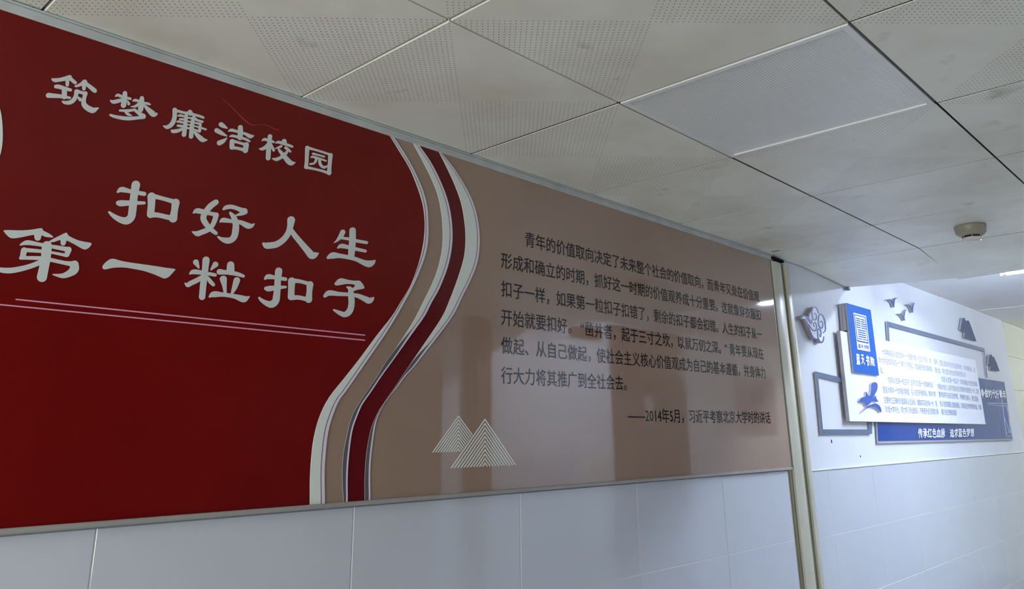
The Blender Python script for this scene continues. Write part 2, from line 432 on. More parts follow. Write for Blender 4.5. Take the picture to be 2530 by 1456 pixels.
# ---------------------------------------------------------------- big display board
PB, PT, PX0, PX1 = 1.622, 2.580, -.75, 3.203
YF = -.014
db = thing('display_board', 'long glossy wall board, red with big pale characters left, taupe with black paragraph right', 'board', (0, 0, 0))
def cv(a, mid, b, near=()):
    """edge curve read off three enlargements of the photograph, as (height, x) on the board plane"""
    P = [(900+x/2.4267, 300+y/2.4267) for x, y in a] + [(850+x/4.19, 780+y/4.19) for x, y in mid] + [(860+x/5.986, 930+y/5.986) for x, y in near] + [(700+x/2.403, 850+y/2.403) for x, y in b]
    return sorted([(at(px, py, YF).z, at(px, py, YF).x) for px, py in P])
def fz(Wc, z):
    if z <= Wc[0][0]: return Wc[0][1]
    n = len(Wc)
    if z >= Wc[-1][0]:
        (z0, x0), (z1, x1) = Wc[-2], Wc[-1]; return x1+(x1-x0)/(z1-z0)*(z-z1)
    for i in range(n-1):
        if Wc[i][0] <= z <= Wc[i+1][0]:
            h = Wc[i+1][0]-Wc[i][0]; t = (z-Wc[i][0])/h
            def sl(k):
                a, b = max(k-1, 0), min(k+1, n-1); return (Wc[b][1]-Wc[a][1])/(Wc[b][0]-Wc[a][0])
            m0, m1 = sl(i)*h, sl(i+1)*h
            return (2*t**3-3*t*t+1)*Wc[i][1]+(t**3-2*t*t+t)*m0+(-2*t**3+3*t*t)*Wc[i+1][1]+(t**3-t*t)*m1
cA = cv([(155,90),(210,180),(270,280),(320,400),(350,500),(362,600),(358,700),(340,800),(310,900),(270,1000),(220,1080)], [(500,0),(350,190),(150,460),(0,650)], [(270,320),(215,430),(180,560),(165,680),(158,800),(157,945)])
cB = cv([(175,95),(235,185),(290,280),(345,400),(375,510),(383,620),(380,720),(365,800),(330,900),(290,990),(245,1075)], [(545,0),(420,200),(200,520),(20,780)], [(330,335),(290,430),(265,520),(250,640),(243,760),(245,935)])
cC = cv([(290,130),(340,220),(400,340),(440,440),(462,550),(470,650),(468,750),(450,850),(425,930),(385,1020),(345,1100)], [(750,0),(690,105),(560,305),(430,485)], [(358,640),(350,760),(352,860),(358,925)], [(430,0),(320,160),(200,340),(80,540),(20,700),(0,800)])
cD = cv([(335,155),(400,250),(460,370),(500,480),(520,580),(527,680),(522,760),(505,850),(475,940),(440,1020),(400,1090)], [(835,0),(700,190),(500,470)], [(388,660),(380,780),(380,920)], [(490,0),(330,240),(210,410),(130,590),(60,800)])
cE = cv([(450,190),(500,290),(545,390),(580,490),(600,600),(607,700),(600,800),(580,880),(550,970),(520,1050)], [(1022,0),(850,262),(690,495),(618,600)], [(492,660),(483,800),(483,915)], [(700,145),(560,350),(460,500),(390,640),(332,800)])
cF = cv([(460,190),(520,260),(580,350),(630,440),(665,530),(685,630),(690,720),(683,810),(665,880),(632,960),(592,1040)], [(1125,0),(960,225),(830,390),(700,555)], [(518,680),(513,800),(515,912)], [(838,0),(720,170),(620,285),(510,440),(430,610),(385,800)])
NZ = 72; ZS = [PB+(PT-PB)*i/NZ for i in range(NZ+1)]
def ribbon(fl, fr, y1, y0=0.0):
    bm = bmesh.new(); rows_ = []
    for z in ZS:
        a, b = fl(z), fr(z)
        b = max(b, a+.0004)
        rows_.append([bm.verts.new((a, y1, z)), bm.verts.new((b, y1, z)), bm.verts.new((b, y0, z)), bm.verts.new((a, y0, z))])
    for i in range(NZ):
        p, q = rows_[i], rows_[i+1]
        for k in range(4):
            bm.faces.new([p[k], p[(k+1) % 4], q[(k+1) % 4], q[k]])
    bm.faces.new(rows_[0][::-1]); bm.faces.new(rows_[-1])
    bmesh.ops.recalc_face_normals(bm, faces=bm.faces); return bm
g = lambda c: (lambda z: fz(c, z))
obj('backing_panel', bx(PX0, PX1, -.010, -.0005, PB, PT), M_side, db)
obj('red_panel', ribbon(lambda z: PX0, g(cA), YF, -.0101), M_red, db)
obj('white_band', ribbon(g(cA), g(cB), YF-.0012, -.0101), M_band, db)
obj('taupe_band', ribbon(g(cB), g(cC), YF, -.0101), M_tan, db)
obj('white_band', ribbon(g(cC), g(cD), YF-.0012, -.0101), M_band, db)
obj('dark_red_band', ribbon(g(cD), g(cE), YF, -.0101), M_dred, db)
obj('white_band', ribbon(g(cE), g(cF), YF-.0012, -.0101), M_band, db)
obj('taupe_panel', ribbon(g(cF), lambda z: PX1, YF, -.0101), M_tan, db)
for a, b, zsw in ((cA, cB, 0), (cC, cD, at(1000, 815, YF).z), (cE, cF, at(1060, 850, YF).z)):
    def kk(z, zs=zsw): return min(max((zs-z)/.06, 0), 1) if zs else 0      # 0 = wide white crescent, 1 = thin dark edge
    def lip0(z, a=a, b=b):
        u = fz(b, z)-fz(a, z); return max(fz(a, z)+.0004, fz(b, z)-min(.0085, max(u, .001))*(1-.45*kk(z)))
    def line0(z, a=a, b=b):
        k = kk(z); return (1-k)*max(fz(a, z)+.0002, lip0(z, a, b)-.0022-.0075*k)+k*(fz(a, z)-.0004)
    obj('band_lip', ribbon(lip0, lambda z, b=b: fz(b, z)-.0003, YF-.0022, YF-.0011), M_lip, db)
    obj('band_line', ribbon(line0, lambda z, a=a, b=b: max(lip0(z, a, b), line0(z, a, b)+.0003), YF-.0018, YF-.0011), M_line, db)
lw = [(-110,120),(-55,170),(-25,215),(0,268),(7,332),(0,385),(-25,440),(-60,500),(-120,560),(-160,500),(-130,340)]
obj('white_swirl', strokes_mesh([('P', lw)], 0, 0, 1, YF, YF-.0012), M_band, db)
ledge = bmesh.new()
box(ledge, PX0, PX1, -.021, -.0005, 1.612, PB, bev=.002)
obj('bottom_ledge', ledge, M_ledge, db)
obj('side_edge', bx(PX1-.004, PX1, YF-.001, -.0005, PB, PT), M_ledge, db)

# --- brush characters, traced as strokes on the board plane (crop x, y, width)
G = []
G.append((100,170,12.13,[('P',[(335,290),(400,285),(560,275),(720,235),(860,190),(925,205),(945,260),(1020,330),(1090,400),(1075,460),(1010,450),(940,400),(875,350),(720,362),(480,400),(400,385),(345,340)]),
 [(810,300,115),(808,480,100)],('P',[(1028,500),(1100,475),(1200,415),(1260,355),(1310,325),(1380,345),(1410,410),(1540,505),(1670,610),(1690,660),(1665,715),(1590,705),(1480,610),(1380,520),(1320,475),(1230,510),(1100,550),(1035,535)]),
 [(1310,430,130),(1305,600,100)],[(465,530,110),(560,540,125),(730,590,110),(900,635,90)],[(722,620,150),(718,840,150)],[(240,797,150),(600,825,110),(880,872,70)],
 [(1085,680,135),(1065,800,120),(1000,930,130),(880,1010,125),(730,1010,95),(660,975,40)],[(1090,665,100),(1230,715,90),(1350,735,90)],[(1345,740,130),(1310,900,110),(1300,1040,140),(1380,1150,160),(1560,1245,170),(1680,1200,90),(1745,1178,20)],[(1130,860,60),(1200,925,105)]]))
G.append((260,215,15.33,[[(750,230,160),(740,400,190),(695,690,200)],[(400,345,60),(480,305,110),(620,355,100),(760,400,100)],[(850,420,90),(950,445,95)],[(620,490,130),(430,545,150),(290,560,130),(200,505,40)],[(850,530,50),(895,640,105)],
 [(1390,420,150),(1375,600,205),(1340,860,190)],[(1055,525,50),(1130,500,105),(1290,540,90)],[(1490,605,80),(1620,635,95),(1705,665,50)],[(1280,640,120),(1130,735,95),(960,742,15)],[(1470,680,60),(1620,840,150),(1800,1010,210),(1880,1040,170),(1940,1020,90)],
 [(560,890,75),(860,900,110),(1130,860,85)],[(1130,880,100),(1260,980,120),(1440,1110,190)],[(1450,1130,170),(1250,1170,120),(830,1195,145),(400,1130,120),(200,1060,80)],[(790,960,90),(880,1040,100),(1010,1092,25)]]))
G.append((395,255,13.87,[[(515,230,155),(512,430,145),(470,620,155),(370,760,150),(240,820,125),(125,775,30)],[(580,260,95),(800,320,85),(1000,350,90),(1350,440,85),(1490,495,80)],[(1030,300,150),(1050,350,170)],
 [(630,435,50),(700,420,85),(880,465,60)],[(690,545,65),(870,565,80)],[(590,640,50),(650,630,80),(860,680,65)],[(620,770,80),(820,800,100)],[(915,370,100),(890,600,120),(855,900,140),(830,1080,150)],[(1190,400,90),(1140,550,110),(1100,800,140),(1072,1145,145)],
 [(900,490,55),(1230,540,85)],[(1200,560,75),(1460,640,75)],[(900,610,50),(1200,675,60),(1380,710,80)],[(900,720,50),(1200,790,50),(1400,840,60),(1570,900,65)],[(900,840,70),(1150,900,60),(1350,970,70)],[(1390,720,85),(1360,960,100)],
 [(770,890,90),(600,950,125),(450,965,120),(405,925,50)],[(1190,990,80),(1330,1140,140),(1470,1260,155),(1600,1262,50)]]))
G.append((520,290,14.56,[[(385,255,165),(480,320,140),(620,398,25)],[(230,470,165),(400,570,140),(590,672,40)],[(325,920,180),(450,860,150),(600,740,25)],[(1080,360,170),(1080,520,180),(1070,730,180)],
 [(670,490,60),(760,460,110),(980,515,90),(1250,590,95),(1440,685,140),(1565,655,25)],[(700,692,40),(790,665,90),(1000,712,90),(1250,780,90),(1400,860,80)],
 [(780,860,160),(775,1080,165)],[(800,850,115),(1050,920,90),(1290,990,110)],[(1290,990,185),(1255,1195,185)],[(780,1095,120),(980,1115,105),(1250,1185,120)]]))
G.append((630,325,16.18,[[(605,195,175),(580,400,160),(550,700,185),(530,1065,180)],[(295,365,50),(390,310,110),(560,370,110)],[(620,390,100),(720,410,105),(785,440,35)],[(540,480,100),(430,620,140),(300,695,130),(185,690,45)],[(650,500,60),(700,640,100),(755,755,95)],
 [(1170,390,185),(1200,480,150)],[(830,470,35),(930,425,110),(1150,490,110),(1400,570,100),(1490,605,90)],[(1050,590,90),(950,640,90),(810,680,25)],[(1235,650,110),(1340,740,110),(1420,810,70)],
 [(960,735,90),(1100,900,140),(1230,1060,180),(1370,1220,205),(1480,1270,170),(1600,1240,40)],[(1270,830,110),(1150,960,150),(1020,1050,130),(850,1115,135),(705,1080,40)]]))
G.append((740,350,16.18,[[(315,245,165),(305,500,150),(290,800,140),(270,1020,150)],[(340,250,120),(600,320,85),(900,410,85),(1200,510,90)],[(1240,545,175),(1220,800,150),(1195,1100,155),(1190,1250,180)],[(280,1030,120),(500,1075,95),(900,1170,95),(1180,1270,110)],
 [(550,485,90),(790,545,70),(990,605,70)],[(470,630,55),(540,610,85),(800,680,85),(1060,770,60)],[(680,670,105),(655,770,95),(580,870,80),(430,895,75)],[(810,700,100),(820,860,110),(900,990,100),(1010,1025,105),(1140,960,50)]]))
G.append((260,440,11.2,[[(850,190,235),(810,420,210),(780,650,210),(755,900,215),(720,1080,210),(600,1180,210),(440,1160,170),(250,1060,120),(112,945,60)],[(350,385,60),(460,320,150),(700,370,110),(1080,440,115)],[(370,690,135),(450,700,170),(780,690,120),(1080,690,80)],
 [(1285,510,220),(1280,750,195),(1255,1010,195)],[(1320,500,140),(1550,555,110),(1850,640,120)],[(1950,680,215),(1920,900,180),(1880,1120,225)],[(1260,1020,150),(1450,1025,135),(1700,1080,130),(1880,1120,150)]]))
G.append((465,485,11.64,[[(800,170,155),(650,280,170),(530,420,160),(450,560,165),(450,680,165),(550,840,150),(680,970,130),(800,1065,100)],[(160,475,50),(260,420,150),(480,460,130),(650,500,110),(800,530,120)],[(805,540,150),(770,680,140),(690,850,130),(570,960,150),(380,1040,150),(260,1075,150),(120,1022,30)],
 [(1025,370,70),(1100,320,120),(1250,305,120),(1450,365,120),(1600,440,180)],[(1610,440,200),(1530,505,110),(1380,548,45)],[(1215,480,70),(1320,620,150),(1370,800,170),(1370,950,185),(1330,1150,180),(1230,1260,170),(1100,1275,170),(950,1225,100),(860,1165,45)],[(920,740,40),(1010,690,140),(1250,720,105),(1500,750,120),(1720,850,165),(1830,845,110),(1900,790,25)]]))
G.append((640,530,12.13,[[(965,170,230),(940,350,180),(880,560,175),(730,760,175),(540,890,190),(350,930,190),(220,930,185),(145,880,90)],[(950,440,120),(1060,610,150),(1260,850,165),(1480,1110,200),(1590,1230,220),(1700,1200,150),(1775,1165,40)]]))
G.append((800,555,12.66,[[(600,235,155),(530,370,140),(430,490,80),(322,575,15)],[(560,420,80),(800,455,95),(1000,505,100),(1340,565,95)],[(905,185,195),(900,500,200),(880,760,205),(860,1010,190)],[(445,730,50),(560,670,140),(800,720,110),(1000,765,110),(1300,830,90)],
 [(140,1035,90),(280,970,200),(500,980,140),(800,1030,130),(1050,1100,130),(1250,1190,165),(1420,1230,210),(1540,1180,140),(1610,1115,25)]]))
G.append((0,555,9.39,[('P',[(95,160),(130,130),(480,135),(720,120),(960,85),(1005,140),(1150,215),(1235,285),(1200,300),(1060,285),(975,255),(780,240),(500,295),(300,320),(200,280)]),[(880,230,175),(878,300,150)],
 ('P',[(1120,405),(1240,330),(1400,250),(1540,190),(1600,265),(1800,360),(1960,400),(2120,435),(2080,520),(2010,570),(1930,570),(1750,470),(1560,375),(1400,360),(1250,405)]),[(1478,350,140),(1467,430,115)],
 [(480,470,40),(630,420,110),(900,460,85),(1200,510,85),(1560,575,110)],[(1590,585,140),(1555,700,110)],[(550,590,100),(900,615,80),(1200,650,60),(1550,720,75)],[(560,600,140),(530,750,130)],[(485,775,80),(900,780,90),(1150,815,90),(1500,890,90),(1720,920,140)],
 [(1730,930,190),(1720,1040,210),(1620,1130,160),(1450,1190,110),(1230,1160,25)],[(1090,500,230),(1060,800,220),(1010,1050,220),(975,1220,230)],[(930,880,120),(700,970,115),(430,1040,125),(200,1070,130),(0,1050,110),(-120,1000,60)]]))
G.append((240,620,12.05,[('P',[(160,490),(200,400),(310,300),(400,245),(500,238),(600,265),(740,305),(1000,350),(1300,392),(1700,450),(2050,505),(2320,545),(2280,620),(2140,770),(2060,810),(1970,815),(1700,700),(1400,600),(1100,540),(850,500),(600,495),(420,515),(270,550),(190,540)])]))
G.append((450,625,10.78,[[(640,190,185),(620,400,165),(590,650,170),(560,900,165),(535,1175,165)],[(370,250,150),(445,395,45)],[(890,310,150),(775,445,45)],[(220,550,60),(320,505,130),(600,540,100),(880,590,90)],[(540,640,110),(400,730,130),(230,810,130),(150,855,120),(85,810,35)],[(680,660,80),(760,770,105),(835,850,85)],
 [(1295,320,185),(1290,490,210)],[(1000,505,150),(1200,525,110),(1450,560,110),(1630,620,80)],[(1100,700,185),(1130,880,110),(1150,1060,75)],[(1460,730,165),(1400,920,130),(1330,1080,60)],[(740,1165,60),(850,1105,160),(1100,1115,110),(1400,1160,120),(1630,1230,180),(1730,1200,100),(1790,1165,25)]]))
G.append((630,655,12.13,[[(715,180,210),(690,420,190),(675,680,190),(655,900,200),(620,1080,210),(500,1180,210),(360,1150,160),(220,1070,110),(130,985,60)],[(305,415,60),(400,350,150),(620,380,105),(910,425,110)],[(340,705,120),(420,710,165),(680,680,120),(915,660,75)],
 [(1105,480,215),(1095,700,185),(1085,960,190)],[(1140,470,140),(1350,490,110),(1580,550,110)],[(1650,585,200),(1635,800,160),(1610,1035,205)],[(1090,980,150),(1300,975,130),(1480,1010,125),(1610,1040,140)]]))
G.append((790,680,12.66,[('P',[(465,280),(520,190),(600,120),(700,100),(880,145),(1060,175),(1230,175),(1300,225),(1370,320),(1398,400),(1350,430),(1180,460),(1060,500),(1010,470),(1020,410),(1080,370),(1100,310),(980,280),(820,280),(640,310),(530,325)]),
 [(865,378,55),(960,440,140),(985,650,180),(1000,850,185),(970,1050,190),(890,1180,190),(770,1235,165),(620,1180,130),(445,1090,55)],[(165,655,100),(300,560,170),(600,590,130),(950,610,110),(1200,650,130),(1430,750,175),(1550,800,190),(1650,740,110),(1690,690,20)]]))
for ox, oy, s, sh in G:
    obj('brush_character', strokes_mesh(sh, ox, oy, s, YF+.001, YF-.0008), M_letter, db)
def px_line(p0, p1, wpx, name, m_, n=1):
    return obj(name, strokes_mesh([[(p0[0]*10, p0[1]*10, wpx*10), (p1[0]*10, p1[1]*10, wpx*10*.9)]], 0, 0, 10, YF+.001, YF-.0008), m_, db)
px_line((40, 740), (901, 828.5), 3.4, 'underline', M_pink)
px_line((-40, 749), (901, 841), 3.4, 'underline', M_pink)
obj('scratch', strokes_mesh([[(5500, 2430, 10), (5780, 2700, 14), (6070, 2990, 26), (6250, 3090, 16), (6520, 3080, 14), (6800, 3190, 18), (6930, 3230, 8)]], 0, 0, 10, YF+.001, YF-.0004), mat('scratch_pink', srgb(160, 62, 62), .25, .5), db)
# two striped mountains
def mountain(apex, bl, br, n, clipx=None):
    bm = bmesh.new(); A = at(*apex, YF); B = at(*bl, YF); D = at(*br, YF)
    ax, az, bx_, bz, dx = A.x, A.z, B.x, (B.z+D.z)/2, D.x
    step = (az-bz)/n; wv = step*.42
    for k in range(n):
        top = az-k*step
        fl = (bz-top)/(bz-az)
        for sx in (bx_, dx):
            # a bar of vertical width wv running from (ax, top) parallel to the slope down to the base line
            ex = ax+(sx-ax)*(top-bz)/(az-bz); ex2 = ax+(sx-ax)*(top-wv-bz)/(az-bz)
            pts = [(ax, top), (ex, bz), (ex2, bz), (ax, top-wv)]
            if clipx and sx > ax:
                lim = []
                for p in pts:
                    if p[0] > clipx(p[1]):
                        t = .5
                        a0 = (ax, top) if p == pts[1] else (ax, top-wv)
                        lo, hi = 0, 1
                        for _ in range(20):
                            mid = (lo+hi)/2; q = (a0[0]+(p[0]-a0[0])*mid, a0[1]+(p[1]-a0[1])*mid)
                            if q[0] > clipx(q[1]): hi = mid
                            else: lo = mid
                        lim.append((a0[0]+(p[0]-a0[0])*lo, a0[1]+(p[1]-a0[1])*lo))
                    else: lim.append(p)
                pts = lim
            try: extr(bm, pts, YF+.001, YF-.0008)
            except Exception: pass
    return bm
c3 = lambda x, y: (700+x/2.403, 850+y/2.403)
big = (c3(1197, 443), c3(993, 740), c3(1382, 718))
A_ = at(*big[0], YF); B_ = at(*big[1], YF)
obj('striped_mountain', mountain(*big, 11), M_band, db)
obj('striped_mountain', mountain(c3(1040, 425), c3(883, 647), c3(1195, 636), 10, lambda z: A_.x+(B_.x-A_.x)*(A_.z-z)/(A_.z-B_.z)-.004), M_band, db)
# --- printed paragraph
LT = [('青年的价值取向决定了未来整个社会的价值取向，而青年又处在价值观', (1297, 590), (1875, 735)),
 ('形成和确立的时期，抓好这一时期的价值观养成十分重要。这就像穿衣服扣', (1238, 648), (1879, 777)),
 ('扣子一样，如果第一粒扣子扣错了，剩余的扣子都会扣错。人生的扣子从一', (1238, 715), (1882, 827)),
 ('开始就要扣好。 “凿井者，起于三寸之坎，以就万仞之深。” 青年要从现在', (1238, 785), (1886, 875)),
 ('做起、从自己做起，使社会主义核心价值观成为自己的基本遵循，并身体力', (1238, 853), (1891, 923)),
 ('行大力将其推广到全社会去。', (1238, 924), (1548, 952)),
 ('——2014年5月，习近平考察北京大学时的讲话', (1551, 1027), (1903, 1033))]
for s, a, b in LT:
    A0, B0 = at(*a, YF), at(*b, YF); zc = (A0.z+B0.z)/2
    print_line(text_line(s, A0.x, B0.x, zc, zc, .047, YF-.0006, bold=.006), .047, M_black, db)

# ---------------------------------------------------------------- decorations on the lit wall
def quad_board(parent, corners, y0, y1, face_m, side_m, name='board', fname='face'):
    q = hexq(*corners, y1)
    obj(name, slab(q, y0, y1+.0008), side_m, parent); obj(fname, slab(q, y1+.0008, y1), face_m, parent)
    return q
c4 = lambda x, y: (2060+x/7.28, 740+y/7.28)
c5 = lambda x, y: (2080+x/6.066, 820+y/6.066)
c1 = lambda x, y: (1940+x/3.098, 680+y/3.098)
# blue banner board behind
YB = -.008
bb = thing('blue_banner', 'long glossy deep blue banner board with white slogans, lowest piece of the wall display', 'sign', (0, 0, 0))
q = [(p.x, p.z) for p in (at(2169, 1096.5, YB), at(2503, 1088, YB), at(2482, 944.7, YB), at(2158, 893, YB))]
obj('board', slab(q, 0, YB+.001), M_side, bb); obj('face', slab([(q[0][0]+.012, q[0][1]+.012), (q[1][0]-.01, q[1][1]+.012), (q[2][0]-.01, q[2][1]), (q[3][0]+.012, q[3][1])], YB+.001, YB), M_blued, bb)
obj('lettering', text_quad('传承红色血脉', c1(1012, 1172), c1(1226, 1172), c1(1224, 1245), c1(1020, 1250), YB-.002, .03), M_bwhite, bb)
obj('lettering', text_quad('追求蓝色梦想', c1(1257, 1176), c1(1444, 1172), c1(1447, 1238), c1(1262, 1244), YB-.002, .03), M_bwhite, bb)
obj('lettering', text_quad('争做时代好青年', c1(1493, 868), c1(1684, 880), c1(1692, 952), c1(1500, 938), YB-.002, .03), M_bwhite, bb)
c6 = lambda x, y: (2370+x/4.044, 760+y/4.044)
def pxs(lst, f, y, par, m_, name, wd, dep=.0015):
    sh = []
    for L_ in lst:
        sh.append([(f(*p)[0]*10, f(*p)[1]*10, wd*10) for p in L_])
    return obj(name, strokes_mesh(sh, 0, 0, 10, y, y-dep), m_, par)
pxs([[(282, 955), (470, 962)], [(282, 972), (480, 988)]], c6, YB, bb, mat('pale_line', srgb(190, 205, 225), .3, .5), 'underline', 1.2)
pxs([[(430, 925), (440, 1020), (455, 1150), (474, 1285)], [(472, 955), (490, 1060), (512, 1180), (530, 1285)], [(474, 1285), (500, 1290), (533, 1280)], [(450, 1100), (475, 1170), (500, 1250)], [(482, 1000), (496, 1100), (505, 1200), (512, 1262)], [(478, 1250), (520, 1245)]], c6, YB, bb, MATS['pale_line'], 'monument_drawing', .9)
# strip frames
def frame(label, corners_out, t, y0, y1, right_thin=False):
    f = thing('strip_frame', label, 'frame', (0, 0, 0))
    tl, tr, br, bl = [at(*p, y1) for p in corners_out]
    def bar(p, q_, inx, inz, n):
        P = [(p.x, p.z), (q_.x, q_.z), (q_.x+inx[1], q_.z+inz[1]), (p.x+inx[0], p.z+inz[0])]
        obj(n, slab(P, y0, y1+.001), M_side, f); obj('strip_face', slab(P, y1+.001, y1), M_steel, f)
    tr_t = t*.7 if right_thin else t
    bar(tl, tr, (t, -tr_t), (-t, -t), 'top_strip')
    if not right_thin: bar(bl, br, (t, -tr_t), (t, t), 'bottom_strip')
    bar(tl, bl, (t, t), (-t, t), 'side_strip'); bar(tr, br, (-tr_t, -tr_t), (-t, t), 'side_strip')
    return f
frame('grey metal strip frame sticking out low left, behind the white text board', ((2015, 918), (2150, 950.5), (2155, 1072.8), (2030, 1074)), .024, 0, -.008)
frame('large grey strip frame rising above the white text board', ((2191, 794), (2432, 861), (2440.5, 934), (2197, 880)), .026, 0, -.008, True)
# white text board
YW = -.030
wp_ = thing('text_board', 'wide white board printed with small blue paragraphs, in front of both strip frames', 'sign', (0, 0, 0))
cor = ((2076, 817.5), (2409.7, 890), (2435.3, 1048.8), (2099.8, 1041))
qq = hexq(*cor, YW)
xo = at(2061, 819, 0).x
obj('standoff_board', slab([(p[0]+(.004 if i in (0, 3) else -.004), p[1]) for i, p in enumerate(qq)], -.0085, -.016), M_side, wp_)
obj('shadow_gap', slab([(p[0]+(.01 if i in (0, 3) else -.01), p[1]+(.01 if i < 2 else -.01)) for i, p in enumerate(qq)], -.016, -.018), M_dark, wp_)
obj('board', slab(qq, -.018, YW+.001), M_side, wp_); obj('face', slab(qq, YW+.001, YW), M_panel, wp_)
TL = [('大学阶段是人生旅途中一个重要时期，在这个阶段，青', (605, 303), (1335, 440)), ('素养，还要注重培养良好的品德和修养，学会尊重他人、关', (1380, 450), (1995, 575)),
 ('年大学生如同站在一个繁忙十字路口，面临着无数选择和挑', (552, 425), (1352, 565)), ('爱社会，努力成为对社会有用的优秀人才', (1395, 575), (1855, 650)), ('战。', (570, 565), (622, 590)),
 ('“扣好人生第一粒扣子” 这不仅仅是一句简单的话', (682, 722), (1360, 802)), ('“扣好人生第一粒扣子” 青年要做大学生的表率', (1482, 708), (2030, 792)),
 ('更是对青年一代的殷切期望。在人生的开始阶段，青年大学', (612, 868), (1405, 940)), ('的强大动力，这不仅是对自己的要求也是责任一步，以更', (1436, 822), (2050, 898)),
 ('生要树立正确的价值观和人生目标，踏踏实实走好每一步，要', (632, 1022), (1425, 1085)), ('要时刻牢记自己的梦想，不断努力奋斗，勇往直前', (1452, 940), (2042, 1010)),
 ('珍惜大学时光，努力学习专业知识，不断提升自己的能力和', (650, 1165), (1445, 1200)), ('在人生的道路上越走越远，实现自己的梦想和价值，实现', (1468, 1078), (2090, 1138)), ('属于自己的精彩篇章', (1492, 1205), (1718, 1218))]
for s, a, b in TL:
    A0, B0 = at(*c5(*a), YW), at(*c5(*b), YW)
    print_line(text_line(s, A0.x, B0.x, A0.z, B0.z, .036, YW-.0006), .06, M_ink, wp_)
# blue plaque with emblem
YP = -.044
pq = thing('name_plaque', 'upright blue plaque with white square emblem, overlapping the left end of the text board', 'plaque', (0, 0, 0))
cor = (c4(230, 65), c4(663, 190), c4(815, 1373), c4(365, 1313))
qp = hexq(*cor, YP)
qu = [(qp[0][0]+.006, 2.302), (qp[1][0]-.006, 2.302), qp[2], qp[3]]
obj('backing_layer', slab(qu, 0, -.014), M_side, pq); obj('dark_layer', slab([(p[0]+(.003 if i in (0, 3) else -.003), p[1]) for i, p in enumerate(qu)], -.014, -.0155), M_dark, pq)
obj('backing_layer', slab(qu, -.0155, -.0305), M_side, pq); obj('dark_layer', slab([(p[0]+(.003 if i in (0, 3) else -.003), p[1]) for i, p in enumerate(qp)], -.0305, -.0325), M_ink, pq)
obj('front_layer', slab(qp, -.0325, YP+.001), M_side, pq); obj('face', slab(qp, YP+.001, YP), M_blue, pq)
E4 = [c4(352, 237), c4(580, 298), c4(657, 942), c4(430, 898)]
def eq(s, t):
    return tuple((E4[0][i]*(1-s)+E4[1][i]*s)*(1-t)+(E4[3][i]*(1-s)+E4[2][i]*s)*t for i in (0, 1))
def erect(bm, s0, s1, t0, t1, y0, y1):
    extr(bm, [(lambda p: (p.x, p.z))(at(*eq(s, t), y1)) for s, t in ((s0, t1), (s1, t1), (s1, t0), (s0, t0))], y0, y1)
bm = bmesh.new(); erect(bm, 0, 1, 0, 1, YP, YP-.0008); obj('emblem', bm, M_bwhite, pq)
bm = bmesh.new(); y0, y1 = YP-.0008, YP-.0014
erect(bm, .05, .95, .04, .062, y0, y1)
for s0 in (.05, .90): erect(bm, s0, s0+.045, .05, .755, y0, y1)
for t in (.125, .185): erect(bm, .17, .47, t, t+.028, y0, y1); erect(bm, .53, .84, t, t+.028, y0, y1)
for t in (.245, .305, .365): erect(bm, .14, .47, t, t+.028, y0, y1); erect(bm, .53, .9, t, t+.028, y0, y1)
for t in (.435, .495, .555, .615): erect(bm, .2, .82, t, t+.03, y0, y1)
erect(bm, .14, .47, .68, .705, y0, y1); erect(bm, .53, .9, .68, .705, y0, y1); erect(bm, .05, .95, .745, .785, y0, y1)
obj('emblem_bars', bm, M_blue, pq)
obj('lettering', text_quad('蓝天书院', eq(.07, .845), eq(.95, .83), eq(.93, .96), eq(.07, .955), YP-.0014, .02), M_blue, pq)
for s, a, b, c_, d in (('蓝', (400, 965), (465, 985), (480, 1175), (412, 1170)), ('天', (490, 985), (535, 995), (565, 1185), (500, 1165)), ('书', (570, 990), (640, 1020), (645, 1205), (590, 1205)), ('院', (655, 1020), (722, 1050), (740, 1205), (665, 1190))):
    obj('brush_writing', text_quad(s, c4(*a), c4(*b), c4(*c_), c4(*d), YP-.001, .03), M_bwhite, pq)
